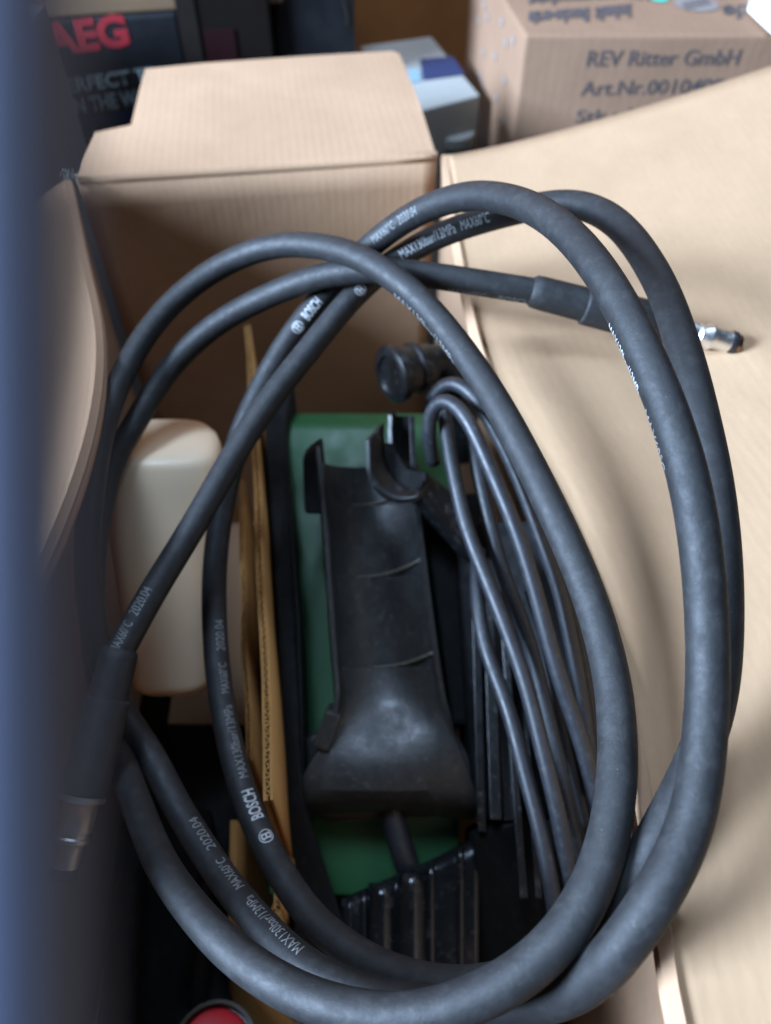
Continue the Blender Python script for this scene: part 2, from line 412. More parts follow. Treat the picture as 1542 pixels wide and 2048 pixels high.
# ================================================================== CORRUGATED DIVIDERS
def corrugated(parent, top_a, top_b, bot_z, thick, flutes=True, pitch=0.0044, bow=0.0, steps=30):
    """vertical double-liner sheet whose wavy core shows along its top edge"""
    a, b = V(top_a), V(top_b); d = (b - a); L = d.length; t = d.normalized(); s = V((0, 0, 1)).cross(t)
    s = s.normalized()
    def at(u): return a + d * u + s * bow * math.sin(u * math.pi) + s * 0.0005 * math.sin(u * 17)
    for side in (-1, 1):
        off = s * (thick / 2 * side)
        def fn(u, v):
            p = at(u) + off; z0 = p.z - 0.0006 + 0.0012 * math.sin(u * 53 + side) * (0.5 + 0.5 * math.sin(u * 23)); p.z = z0 + (bot_z - z0) * v; return p
        link('liner', sheet_mesh('liner', fn, steps, 3, 0.0013 * side, L, a.z - bot_z), 'card_old', parent)
    n = int(L / pitch * 10); vs = []; fs = []
    for i in range(n + 1):
        u = i / n
        q = at(u) + s * (thick / 2 - 0.0012) * math.sin(u * L / pitch * 2 * math.pi)
        for du in (-1, 1):
            for z in (q.z + random.uniform(-0.0005, 0.0006), bot_z):
                vs.append(V((q.x, q.y, z)) + t * 0.0004 * du)
    for i in range(n):
        k = i * 4
        fs += [(k, k + 4, k + 5, k + 1), (k + 2, k + 3, k + 7, k + 6), (k, k + 2, k + 6, k + 4)]
    link('fluted_core', mesh('fluted_core', vs, fs), 'card_edge', parent)
dv = thing('cardboard_divider', 'upright corrugated divider with a frayed fluted top edge beside the cream bottle', 'divider', (-0.075, 0.3, 0.006))
corrugated(dv, PZ(494, 650, 0.294), PZ(538, 1600, 0.294), 0.012, 0.0046, bow=0.0015)
a2 = PZ(538, 1600, 0.294); c1 = PZ(549, 1830, 0.20)
corrugated(dv, (a2.x + 0.0005, a2.y - 0.001, 0.205), (c1.x, c1.y, 0.20), 0.012, 0.0052)
dv2 = thing('cardboard_divider', 'second thinner brown cardboard sheet slightly left of the fluted divider', 'divider', (-0.09, 0.2, 0.006))
corrugated(dv2, PZ(484, 960, 0.272), PZ(500, 1520, 0.258), 0.012, 0.0036, bow=-0.0015)
dv3 = thing('cardboard_divider', 'orange-brown cardboard corner piece below the hose at the bottom edge', 'divider', (-0.08, 0.05, 0.006))
q0, q1 = PZ(462, 1880, 0.13), PZ(610, 2075, 0.13)
def lowpiece(u, v):
    p = q0.lerp(q1, u); p.z = 0.13 + 0.01 * math.sin(u * 5) - 0.12 * v; p.y -= 0.07 * v; return p
link('panel', sheet_mesh('panel', lowpiece, 12, 8, 0.004, 0.08, 0.12), 'card_old', dv3)
q2, q3 = PZ(474, 1640, 0.185), PZ(470, 1850, 0.17)
link('panel', sheet_mesh('panel', lambda u, v: q2.lerp(q3, u) + V((0.018 * v, 0, -0.15 * v)), 10, 6, 0.004, 0.08, 0.12), 'card_old', dv3)

# ================================================================== CREAM BOTTLE
bt = thing('detergent_bottle', 'cream plastic bottle with rounded shoulders standing left of the divider', 'bottle', (-0.15, 0.25, 0.10))
def bottle():
    top, bot = P(300, 890, 0.416), P(334, 1404, 0.452)
    ax = (top - bot); L = ax.length; ax = ax.normalized()
    X = V((1, 0.10, 0)); X = (X - ax * X.dot(ax)).normalized(); Y = ax.cross(X) * -1
    if Y.dot(CAM - top) > 0: Y = -Y             # Y points away from the camera
    prof = [(-0.010, 0.50, 0.5), (-0.006, 0.72, 0.7), (0.004, 0.88, 0.88), (0.022, 0.97, 0.97), (0.05, 1, 1), (0.55, 1.0, 1.0), (0.84, 1.0, 1.0), (0.91, 0.985, 0.99), (0.955, 0.95, 0.965), (0.985, 0.88, 0.92), (1.003, 0.76, 0.83), (1.012, 0.55, 0.65), (1.015, 0.3, 0.4), (1.016, 0.05, 0.05)]
    seg = 56; vs = []; fs = []
    for s, kx, ky in prof:
        wx = (0.0250 + 0.0118 * s) * kx; wy = (0.024 + 0.005 * s) * ky
        for k in range(seg):
            a = 2 * math.pi * k / seg; c, sn = math.cos(a), math.sin(a); e = 2 / 2.9
            x = math.copysign(abs(c) ** e, c) * wx; y = math.copysign(abs(sn) ** e, sn) * wy
            up = 0.010 * max(0, (s - 0.9) / 0.1) * (y / 0.03)        # top face climbs towards the back
            vs.append(bot + ax * (L * s + up) + X * x + Y * (y + 0.028))
    n = len(prof)
    for i in range(n - 1):
        for k in range(seg):
            a, b = i * seg + k, i * seg + (k + 1) % seg; fs.append((a, b, b + seg, a + seg))
    fs.append(tuple(range(seg))); fs.append(tuple(range((n - 1) * seg, n * seg)))
    return fixn(mesh('body', vs, fs))
link('body', bottle(), 'bottle', bt, True)

# ================================================================== PRESSURE WASHER
pw = thing('pressure_washer', 'green and black pressure washer standing deep in the carton', 'washer', (-0.01, 0.23, 0.006))
body = prism_mesh('body', [(-0.073, 0.435, 0.01), (-0.073, 0.425, 0.262), (-0.073, 0.40, 0.272), (-0.073, 0.30, 0.235), (-0.073, 0.16, 0.165), (-0.073, 0.115, 0.143), (-0.073, 0.11, 0.01)], (0.120, 0, 0), 0.004)
link('body', body, 'green', pw, True).data.set_sharp_from_angle(angle=0.6)
# black side panel along the divider
sp = [(-0.092, 0.43, 0.29), (-0.068, 0.43, 0.29), (-0.071, 0.39, 0.284), (-0.0535, 0.25, 0.25), (-0.046, 0.146, 0.215), (-0.020, 0.085, 0.165), (-0.024, 0.055, 0.14), (-0.05, 0.06, 0.15), (-0.056, 0.14, 0.21), (-0.068, 0.25, 0.25)]
n_ = len(sp)
me = fixn(mesh('side_panel', [V(p) for p in sp] + [V((p[0], p[1], 0.012)) for p in sp], [tuple(range(n_)), tuple(range(2 * n_ - 1, n_ - 1, -1))] + [(i, (i + 1) % n_, n_ + (i + 1) % n_, n_ + i) for i in range(n_)]))
link('side_panel', bevel(me, 0.002), 'blk_matt', pw)
# bell-shaped front cover with ring seams
def cover():
    # (row, left rim x, right rim x, depth along view, hollow (+) or bulge (-) in metres)
    rows = [(925, 648, 818, .458, .020), (1001, 652, 828, .454, .023), (1004, 652, 829, .454, .0198), (1040, 655, 833, .452, .0215), (1080, 659, 838, .450, .0222), (1150, 664, 847, .447, .0235), (1153, 664, 848, .447, .0200), (1190, 667, 852, .4455, .0215),
            (1250, 671, 860, .443, .022), (1338, 677, 872, .438, .0225), (1341, 677, 873, .438, .0190), (1395, 680, 882, .435, .018), (1430, 672, 893, .434, .013), (1465, 655, 905, .433, .006), (1500, 636, 918, .432, .000), (1540, 612, 934, .432, -.005), (1575, 597, 948, .433, -.007), (1602, 592, 956, .435, -.004), (1626, 600, 950, .440, .004), (1640, 606, 945, .450, .010)]
    A, B = P(740, 925, .458), P(775, 1622, .438); ax = (A - B).normalized(); X = (V((1, 0, 0)) - ax * ax.x).normalized(); N = X.cross(ax)
    if N.dot(CAM - A) < 0: N = -N
    g = []
    nu = 36
    for py, xl, xr, t, h in rows:
        Lp, Rp = P(xl, py, t), P(xr, py, t)
        g.append([Lp.lerp(Rp, k / nu) - N * h * (math.sin(math.pi * (k / nu) ** 0.80) ** 0.62 if 0 < k < nu else 0) for k in range(nu + 1)])
    for r_, k0 in ((2, 10), (6, 9), (10, 12)):
        i_ = min(range(len(rows)), key=lambda q: abs(rows[q][0] - (1004, 1153, 1341)[(2, 6, 10).index(r_)]))
        line = [g[i_][k] + N * (0.0003 + 0.0012 * ((k - k0) / (nu - k0)) ** 2) + ax * 0.011 * ((k - k0) / (nu - k0)) ** 2.2 for k in range(k0, nu)]
        link('seam_lip', tube_mesh('seam_lip', line, [0.0004 + 0.0007 * (j / len(line)) for j in range(len(line))], 8), 'scuff_or_lit', pw)
    nv = len(rows) - 1
    def fn(u, v):
        return g[min(nv, int(round(v * nv)))][min(nu, int(round(u * nu)))]
    return sheet_mesh('holder_channel', fn, nu, nv, -0.0030, 0.1, 0.2)
fc = link('holder_channel', cover(), 'cover', pw); fc.data.set_sharp_from_angle(angle=0.5)
fc['label'] = 'scuffed black open channel with raised sides flaring to a broad base'
# thin standing flange left of the cover
fl_pts = [(640, 892, .456), (650, 1000, .452), (660, 1130, .446), (670, 1270, .440), (679, 1392, .433), (668, 1440, .431), (640, 1500, .430)]
edge = catmull([P(*p) for p in fl_pts], 0.006)
nrm = (edge[3] - CAM).normalized()
def flange(u, v): p = polyline(edge, u); return p + V((-0.003 * v, 0.010 * v, -0.030 * v))
link('flange', sheet_mesh('flange', flange, 40, 3, 0.0022, 0.2, 0.04), 'cover', pw)
link('flange_foot', bar_mesh('flange_foot', P(668, 1425, .4285), P(640, 1500, .4285), 0.010, 0.02, None, 0.002), 'cover', pw)
link('bracket', prism_mesh('bracket', [P(604, 915, .472), P(640, 887, .470), P(654, 1030, .468), P(608, 1030, .468)], V((0, 0.02, -0.012)), 0.003), 'blk_matt', pw)
link('base_block', prism_mesh('base_block', [P(*p) for p in ((584, 1520, .452), (606, 1478, .452), (650, 1450, .456), (905, 1450, .456), (938, 1510, .452), (960, 1592, .448), (950, 1628, .450), (800, 1638, .452), (655, 1648, .452), (592, 1606, .450))], V((0, 0.012, -0.03)), 0.004), 'cover', pw)
# spout below the cover
link('spout', tube_mesh('spout', catmull([P(778, 1590, .452), P(792, 1660, .447), P(812, 1725, .444), P(830, 1790, .450)], 0.004), 0.0074, 20), 'cable', pw)
link('flank_panel', prism_mesh('flank_panel', [P(842, 985, .476), P(960, 985, .474), P(978, 1450, .462), P(905, 1450, .462)], V((0, 0.02, -0.05)), 0.003), 'blk_matt', pw)
# ribbed foot
ft = bpy.data.objects.new('ribbed_foot', None)
def foot_plate(u, v):
    px = 683 + (958 - 683) * u; ty = polyline([(683, 1797, 0), (760, 1764, 0), (850, 1726, 0), (940, 1684, 0), (962, 1676, 0)], u).y
    return P(px, ty + (2000 - ty) * v, 0.440 - 0.026 * v)
foot = link('ribbed_foot', sheet_mesh('ribbed_foot', foot_plate, 30, 8, -0.012, 0.1, 0.08), 'blk_gloss', pw)
foot['label'] = 'glossy black ribbed foot with reflecting ribs'
for cx, wd, hh in ((700, .0030, .003), (728, .0046, .004), (764, .0165, .006), (793, .0036, .005), (824, .0180, .006), (862, .0056, .006), (921, .0052, .006)):
    u = (cx - 683) / 275
    pts = [foot_plate(u, v) for v in (0.015, 0.25, 0.5, 0.75, 1.0)]
    c = catmull(pts, 0.006); cme = tube_mesh('rib', c, wd / 2, 18)
    # flatten towards the plate
    o = link('rib', cme, 'blk_gloss', foot)
for i, (px, h) in enumerate(((968, 0.02), (1040, 0.018), (1110, 0.01))):
    pass
blockp = [P(948, 1672, .43), P(1000, 1648, .425), P(1050, 1640, .42), P(1180, 1640, .415), P(1180, 1900, .43), P(1090, 1960, .44), P(948, 1960, .45)]
link('foot_block', prism_mesh('foot_block', blockp, V((0, 0.02, -0.05)), 0.003), 'blk_matt', pw)
# stepped grille of upright slats on the right flank
for px0, py0, px1, py1, wd, t0, t1 in ((950, 1150, 964, 1664, .0048, .452, .424), (976, 1180, 992, 1640, .0062, .445, .416), (992, 1200, 1022, 1641, .0075, .450, .421), (1008, 1250, 1048, 1797, .0040, .436, .405), (1040, 1300, 1078, 1797, .0030, .440, .408)):
    link('grille_slat', bar_mesh('grille_slat', P(px0, py0, t0), P(px1, py1, t1), wd, 0.012, None, 0.0006), 'blk', pw)
link('flank_panel', prism_mesh('flank_panel', [P(905, 1040, .475), P(1120, 1040, .45), P(1235, 1400, .43), P(1240, 1640, .42), P(950, 1640, .44)], V((0, 0.02, -0.05)), 0.003), 'blk_matt', pw)
# gun clip: two U-shaped prongs one behind the other, and an arm
def u_clip(name, pts, t, dpx, dpy, dt, parent, m):
    f0 = catmull([P(x, y, t) for x, y in pts], 0.002); f1 = catmull([P(x + dpx, y + dpy, t + dt) for x, y in pts], 0.002)
    return link(name, sheet_mesh(name, lambda u, v: polyline(f0, u).lerp(polyline(f1, u), v), 60, 4, 0.0024, 0.1, 0.02), m, parent)
clip = u_clip('gun_clip', [(738, 880), (739, 915), (741, 948), (752, 974), (768, 990), (792, 999), (818, 998), (836, 992)], .434, 30, -34, .012, pw, 'blk')
u_clip('prong', [(783, 830), (784, 868), (786, 900), (793, 914), (804, 925), (816, 933), (829, 938)], .452, 10, -10, .008, clip, 'blk')
link('tine', bar_mesh('tine', P(823, 831, .450), P(827, 937, .447), 0.0034, 0.005, None, 0.0006), 'blk', clip)
link('prong_plate', prism_mesh('prong_plate', [P(x, y, .458) for x, y in ((785, 832), (826, 832), (832, 940), (812, 934), (794, 916), (786, 900))], V((0, 0.004, -0.004))), 'blk_matt', clip)
def shell(u, v):
    x = 742 + 111 * u
    top = polyline([(742, 886, 0), (783, 884, 0), (790, 912, 0), (812, 934, 0), (853, 944, 0)], 0) if False else None
    ty = 886 if x < 783 else (886 + 50 * min(1, (x - 783) / 30) + (10 * (x - 813) / 40 if x > 813 else 0))
    by = [944, 975, 990, 997, 999, 999, 996, 989, 978, 962][min(9, int(u * 9.999))]
    return P(x, ty + (by - ty) * v, .447 - .010 * u * u)
link('clip_shell', sheet_mesh('clip_shell', shell, 30, 6, -0.002, 0.03, 0.03), 'blk_matt', clip)
link('arm', prism_mesh('arm', [P(832, 985, .436), P(856, 945, .446), P(935, 1010, .450), P(945, 1110, .446), P(922, 1085, .440)], V((0.0, 0.006, -0.02)), 0.002), 'blk', clip)

# ================================================================== BLACK KNOB COUPLING
kn = thing('hose_coupling', 'round black screw coupling lying behind the thin cable loop', 'coupling', P(800, 745, .50))
kax = (P(770, 752, .47) - P(870, 722, .487)).normalized()
ko = P(868, 724, .487)
link('knob', lathe_mesh('knob', ko, kax, [(0.004, .004), (0.0045, .0135), (0.012, .0145), (0.014, .0165), (0.017, .0165), (0.0185, .0150), (0.027, .0165), (0.0285, .0185), (0.034, .0185), (0.0355, .0165), (0.036, .0125), (0.034, .0115), (0.034, .001)], 40), 'blk', kn)
link('elbow', tube_mesh('elbow', catmull([ko + kax * 0.006, ko - kax * 0.006, ko + V((0.014, 0.0, -0.012)), ko + V((0.022, -0.003, -0.04)), ko + V((0.022, -0.006, -0.08))], 0.004), 0.0105, 20), 'blk', kn)

# ================================================================== POWER CABLE (loops on the right)
pc = thing('power_cable', 'bundle of thin black power cable looped along the right of the washer', 'cable', P(1000, 1300, .41))
CR = 0.0041
strands = [
    [(868, 925, .43), (857, 880, .418), (857, 815, .410), (879, 786, .404), (908, 797, .398), (938, 842, .392), (964, 899, .388), (990, 958, .385), (1032, 1060, .380), (1067, 1169, .377), (1093, 1267, .375), (1119, 1358, .374), (1150, 1445, .374), (1184, 1564, .374), (1205, 1700, .38)],
    [(885, 800, .425), (890, 842, .420), (902, 920, .412), (918, 997, .405), (936, 1066, .398), (984, 1184, .388), (1026, 1293, .380), (1057, 1384, .374), (1076, 1465, .370), (1095, 1540, .366), (1119, 1641, .364), (1140, 1766, .364), (1150, 1850, .366)],
    [(957, 1100, .425), (953, 1155, .415), (955, 1200, .408), (962, 1260, .400), (980, 1325, .393), (1015, 1410, .384), (1033, 1480, .378), (1062, 1590, .370), (1088, 1693, .364), (1109, 1810, .361), (1118, 1890, .362)],
    [(945, 880, .425), (952, 920, .418), (965, 984, .412), (984, 1066, .405), (1005, 1143, .400), (1031, 1210, .396), (1062, 1293, .393), (1083, 1384, .390), (1102, 1460, .388), (1130, 1580, .386), (1165, 1720, .386)],
    [(864, 800, .435), (876, 768, .430), (900, 754, .424), (940, 780, .416), (985, 850, .409), (1035, 950, .403), (1086, 1086, .397), (1119, 1177, .394), (1136, 1254, .392), (1152, 1330, .391), (1172, 1450, .391), (1195, 1600, .392)],
    [(1010, 860, .425), (1060, 980, .415), (1105, 1090, .408), (1140, 1200, .403), (1165, 1310, .400), (1188, 1450, .398), (1205, 1600, .398)],
    [(1062, 1180, .410), (1090, 1300, .405), (1112, 1400, .402), (1140, 1520, .400), (1170, 1650, .400)],
]
for s in strands:
    c = smooth_path(catmull([P(*p) for p in s], 0.004), 10)
    link('cable_loop', tube_mesh('cable_loop', c, CR, 14), 'cable', pc)

# ================================================================== PRESSURE HOSE
HR = 0.0065
path = [
    # end B: from the right-hand nozzle, under the arches, down the left side
    (1085, 585, .377), (1000, 572, .376), (900, 556, .377), (800, 544, .379), (720, 541, .383), (640, 553, .392), (540, 590, .405), (430, 650, .418), (340, 735, .424), (280, 830, .416), (224, 930, .408), (196, 1040, .402), (184, 1150, .397), (186, 1270, .391), (204, 1390, .381), (230, 1480, .362),
    (262, 1577, .333), (320, 1724, .296), (395, 1831, .270), (462, 1902, .254), (527, 1951, .243), (608, 1996, .234), (705, 2026, .227), (799, 2036, .222), (880, 2024, .219), (969, 1993, .217), (1073, 1928, .217), (1150, 1840, .220), (1203, 1734, .227),
    # R1 and the front arch
    (1230, 1609, .237), (1236, 1500, .247), (1227, 1373, .260), (1195, 1240, .274), (1150, 1120, .287), (1095, 1000, .300), (1035, 880, .315), (975, 775, .330), (905, 675, .345), (835, 595, .356), (765, 540, .364), (695, 505, .375), (620, 490, .390), (540, 493, .404), (450, 527, .414), (370, 582, .418), (305, 650, .416), (255, 730, .408), (216, 820, .397), (192, 920, .386), (178, 1020, .377), (173, 1120, .373), (182, 1230, .371), (204, 1330, .369), (245, 1425, .364),
    (304, 1513, .354), (346, 1598, .344), (388, 1669, .333), (456, 1771, .314), (527, 1855, .295), (592, 1919, .280), (673, 1970, .267), (770, 2003, .256), (870, 2016, .249), (980, 2014, .241), (1085, 2006, .231),
    # R2 and the second arch
    (1180, 1962, .217), (1252, 1884, .209), (1306, 1804, .209), (1350, 1731, .212), (1383, 1647, .216), (1402, 1556, .220), (1412, 1446, .225), (1416, 1373, .228), (1416, 1286, .230), (1408, 1150, .232), (1386, 993, .236), (1350, 860, .242), (1312, 760, .248), (1262, 650, .258), (1205, 550, .272), (1140, 470, .290), (1070, 418, .310), (1000, 395, .330), (940, 391, .346), (880, 405, .361), (820, 433, .376), (765, 472, .389), (715, 515, .399), (660, 572, .405), (610, 635, .409), (560, 705, .411), (515, 790, .412), (480, 870, .412), (455, 960, .410), (437, 1060, .405), (428, 1160, .400), (430, 1270, .391), (440, 1380, .381), (458, 1480, .370), (485, 1580, .357), (523, 1675, .342), (570, 1760, .327), (630, 1843, .311), (715, 1910, .296), (813, 1955, .283), (917, 1972, .272), (1010, 1962, .261), (1090, 1925, .249),
    # R3 and the long diagonal
    (1165, 1878, .238), (1225, 1818, .231), (1280, 1740, .230), (1335, 1640, .234), (1374, 1565, .238), (1402, 1500, .241), (1425, 1440, .244), (1440, 1370, .246), (1446, 1280, .248), (1447, 1180, .251), (1442, 1080, .255), (1428, 960, .262), (1408, 860, .270), (1385, 760, .280), (1362, 680, .290), (1335, 600, .302), (1300, 530, .316), (1250, 460, .332), (1195, 420, .346), (1140, 406, .357), (1080, 411, .367), (1010, 428, .377), (940, 448, .386), (870, 474, .393), (810, 507, .397), (750, 552, .398), (700, 600, .397), (650, 660, .394), (600, 722, .390), (550, 785, .385), (505, 850, .380), (465, 915, .375), (425, 985, .369), (385, 1055, .363), (345, 1120, .357), (305, 1185, .350), (268, 1250, .343), (236, 1310, .337),
]
hs = thing('pressure_hose', 'long black rubber pressure hose coiled in big loops over the carton', 'hose', P(771, 1300, .30))
hp = smooth_path(catmull([P(*p) for p in path], 0.003), 14)
link('hose_tube', tube_mesh('hose_tube', hp, HR, 26), 'hose', hs)
HT = [(hp[min(i + 1, len(hp) - 1)] - hp[max(i - 1, 0)]).normalized() for i in range(len(hp))]
HS = [0.0]
for a, b in zip(hp, hp[1:]): HS.append(HS[-1] + (b - a).length)
def proj(p):
    d = p - CAM; z = d.dot(FW); return 771 + F * d.x / z, 1024 - F * d.dot(UP) / z, z
HPX = [proj(p) for p in hp]
def near(px, py, lo, hi):
    r = range(int(lo * len(hp)), int(hi * len(hp))); return min(r, key=lambda i: (HPX[i][0] - px) ** 2 + (HPX[i][1] - py) ** 2)
def frame(s, ang):
    lo = 0
    import bisect
    i = min(max(bisect.bisect(HS, s) - 1, 0), len(hp) - 2); f = (s - HS[i]) / (HS[i + 1] - HS[i])
    p = hp[i].lerp(hp[i + 1], f); T = HT[i].lerp(HT[i + 1], f).normalized()
    n = CAM - p; n = (n - T * n.dot(T)).normalized()
    return p, T, Matrix.Rotation(ang, 3, T) @ n
def wrap(name, me, s0, s1, height, ang, m, cuts=6):
    """lay a unit-square mesh on the hose from arc s0 (left) to s1 (right); reads against the run of the hose"""
    bm = bmesh.new(); bm.from_mesh(me)
    for k in range(1, cuts):
        bmesh.ops.bisect_plane(bm, geom=bm.verts[:] + bm.edges[:] + bm.faces[:], plane_co=(0, k / cuts, 0), plane_no=(0, 1, 0))
    for v in bm.verts:
        p, T, n = frame(s0 + (s1 - s0) * v.co.x, ang)
        th = (v.co.y - 0.5) * height / HR
        rd = -T if s1 < s0 else T                     # reading direction
        upv = n.cross(rd)                              # letter tops
        v.co = p + (n * math.cos(th) + upv * math.sin(th)) * (HR + 0.00012)
    bm.to_mesh(me); bm.free(); me.materials.clear()
    return link(name, me, m, hs)
def hose_text(s, pa, pb, lo, hi, height, ang=0.0, m='print', bold=0.0):
    ia, ib = near(*pa, lo, hi), near(*pb, lo, hi)
    return wrap('lettering', text2d(s, bold), HS[ia], HS[ib], height, math.radians(ang), m)
def emblem(pc_, lo, hi, dia, ang=0.0, m='print'):
    i = near(*pc_, lo, hi); s = HS[i]; vs = []; fs = []
    def ringm(r0, r1, a0=0, a1=360, n=36):
        b = len(vs)
        for k in range(n + 1):
            a = math.radians(a0 + (a1 - a0) * k / n)
            vs.append((0.5 + r0 * math.cos(a), 0.5 + r0 * math.sin(a), 0)); vs.append((0.5 + r1 * math.cos(a), 0.5 + r1 * math.sin(a), 0))
        for k in range(n): fs.append((b + 2 * k, b + 2 * k + 1, b + 2 * k + 3, b + 2 * k + 2))
    def rect(x0, y0, x1, y1):
        b = len(vs); vs.extend([(x0, y0, 0), (x1, y0, 0), (x1, y1, 0), (x0, y1, 0)]); fs.append((b, b + 1, b + 2, b + 3))
    ringm(0.43, 0.5); ringm(0.26, 0.36, 40, 140, 12); ringm(0.26, 0.36, 220, 320, 12)
    rect(0.30, 0.22, 0.40, 0.78); rect(0.60, 0.22, 0.70, 0.78); rect(0.40, 0.45, 0.60, 0.55)
    return wrap('emblem', mesh('emblem', vs, fs), s + dia / 2, s - dia / 2, dia, math.radians(ang), m)
n_hp = len(hp)
def frac(px, py, lo, hi): return near(px, py, lo, hi) / n_hp
# arc ranges (fractions) of the run: second arch + inner left strand, diagonal, lower-left strand
rA = (0.52, 0.80); rD = (0.82, 1.0); rL2 = (0.36, 0.56); rB = (0.0, 0.12)
if True:
    hose_text('BOSCH', (505, 1648), (482, 1590), *rA, 0.0062, -18, bold=0.02)
    emblem((524, 1690), *rA, 0.0068, -18)
    hose_text('MAX130bar/13MPa', (478, 1572), (451, 1418), *rA, 0.0046, -22, 'print_dim')
    hose_text('MAX60°C', (448, 1396), (440, 1326), *rA, 0.0046, -22, 'print_dim')
    hose_text('2020.04', (438, 1312), (433, 1248), *rA, 0.0046, -22, 'print_dim')
    hose_text('BOSCH', (606, 640), (640, 595), *rA, 0.0060, 0, bold=0.02)
    emblem((594, 655), *rA, 0.0066, 0)
    hose_text('MAX60°C', (752, 482), (797, 448), *rA, 0.0045, 15, 'print_dim')
    hose_text('2020.04', (806, 442), (850, 418), *rA, 0.0045, 15, 'print_dim')
    hose_text('MAX130bar/13MPa', (798, 514), (915, 458), *rD, 0.0052, 8)
    hose_text('MAX60°C', (928, 452), (990, 434), *rD, 0.0052, 8)
    emblem((718, 580), *rD, 0.0062, 0)
    hose_text('2020.04', (272, 1243), (300, 1190), *rD, 0.0050, 28, 'print_dim')
    hose_text('MAX60°C', (238, 1306), (264, 1257), *rD, 0.0050, 28, 'print_dim')
    hose_text('2020.04', (426, 1722), (382, 1655), *rL2, 0.0044, -28, 'print_dim')
    hose_text('MAX60°C', (478, 1798), (434, 1738), *rL2, 0.0044, -28, 'print_dim')
    hose_text('MAX130bar/13MPa', (610, 1930), (494, 1816), *rL2, 0.0044, -28, 'print_dim')
    hose_text('BOSCH', (1000, 572), (1060, 582), 0.0, 0.08, 0.004, -62, 'print_dim')
    hose_text('MAX60°C', (905, 557), (980, 569), 0.0, 0.08, 0.004, -62, 'print_dim')
    hose_text('MAX130bar/13MPa', (1250, 640), (1320, 775), *rA, 0.005, -82)
    hose_text('MAX60°C', (1332, 800), (1375, 930), *rA, 0.005, -84, 'print_dim')
    hose_text('MAX130bar/13MPa', (812, 575), (930, 710), 0.16, 0.40, 0.005, -74, 'print_dim')
# nozzle end on the right: rubber sleeve, thicker grip, nickel plug
eb, ea = P(1068, 583, .377), P(1482, 690, .386)
exb = (ea - eb).normalized(); Lb = (ea - eb).length
def fracd(px): return (px - 1068) / (1482 - 1068) * Lb
link('bend_sleeve', lathe_mesh('bend_sleeve', eb, exb, [(-0.002, .0066), (0.0, .0080), (0.004, .0083), (fracd(1165), .0086), (fracd(1168), .0098), (fracd(1172), .0100), (fracd(1325), .0104), (fracd(1329), .0098), (fracd(1330), .006)], 40), 'hose', hs)
pb_ = eb + exb * fracd(1330)
plug = link('plug', lathe_mesh('plug', pb_, exb, [(0, .0078), (0.006, .0078), (0.0065, .0060), (0.0150, .0060), (0.0155, .0050), (0.0162, .0057), (0.0170, .0050), (0.0178, .0057), (0.0186, .0050), (0.0196, .0050), (0.0225, .0066), (0.0242, .0066), (0.0260, .0056), (0.0342, .0056), (0.0346, .0048)], 40), 'steel', hs)
link('seal_ring', lathe_mesh('seal_ring', pb_, exb, [(0.0342, .0046), (0.0345, .0058), (0.0360, .0061), (0.0375, .0058), (0.0378, .0046)], 36), 'rubber', plug)
link('bore', lathe_mesh('bore', pb_, exb, [(0.037, .0050), (0.0398, .0048), (0.0400, .0028), (0.037, .0026), (0.037, .001)], 30), 'brass', plug)
# coupling end at the lower left
ea0, ea1 = P(239, 1304, .338), P(128, 1735, .318)
exa = (ea1 - ea0).normalized(); La = (ea1 - ea0).length
def fa(py): return (py - 1304) / (1735 - 1304) * La
link('bend_sleeve', lathe_mesh('bend_sleeve', ea0, exa, [(-0.002, .0066), (0.0, .0082), (0.003, .0085), (fa(1400), .0088), (fa(1404), .0100), (fa(1410), .0102), (fa(1588), .0104), (fa(1592), .0098), (fa(1593), .006)], 40), 'hose', hs)
pa_ = ea0 + exa * fa(1593)
plug = link('plug', lathe_mesh('plug', pa_, exa, [(0, .0100), (0.0025, .0100), (0.003, .0082), (0.004, .0076), (0.0150, .0076), (0.0158, .0068), (0.0172, .0068), (0.0180, .0074), (0.0196, .0074), (0.0206, .0058), (0.0220, .0056), (0.0300, .0056), (0.0304, .0050)], 36), 'steel', hs)
link('seal_ring', lathe_mesh('seal_ring', pa_, exa, [(0.0300, .0046), (0.0304, .0060), (0.0325, .0062), (0.0345, .0058), (0.0348, .0046)], 36), 'rubber', plug)

# ================================================================== RED-CAPPED CAN and added black filler shape, bottom left of the carton
rc = thing('spray_can', 'dark can with a red recessed cap at the bottom edge', 'can', (0, 0, 0.006))
cc = P(425, 2100, .42)
rc.location = (cc.x, cc.y, 0.006)
link('can_body', lathe_mesh('can_body', (cc.x, cc.y, 0.006), (0, 0, 1), [(0, .024), (0.004, .026), (cc.z - 0.041, .026), (cc.z - 0.028, .0225), (cc.z - 0.012, .0225), (cc.z - 0.009, .0245), (cc.z - 0.0085, .0225), (cc.z - 0.020, .0215), (cc.z - 0.0201, .001)], 48), 'olive', rc)
link('cap', lathe_mesh('cap', (cc.x, cc.y, cc.z - 0.014), (0, 0, 1), [(0, .0205), (0.0090, .0205), (0.0105, .0195), (0.0095, .016), (0.0090, .001)], 48), 'red', rc)
sg = thing('dark_filler', 'made-up black gun shape added to darken the left corner of the carton', 'filler', (-0.13, 0.14, 0.006))
gm = prism_mesh('grip', [(-0.185, 0.25, 0.012), (-0.19, 0.25, 0.10), (-0.185, 0.16, 0.115), (-0.18, 0.03, 0.095), (-0.175, -0.03, 0.06), (-0.175, -0.03, 0.012)], (0.085, 0, 0), 0.012)
link('grip', gm, 'blk_matt', sg, True)  # gun-like black form, added so this corner of the carton stays dark
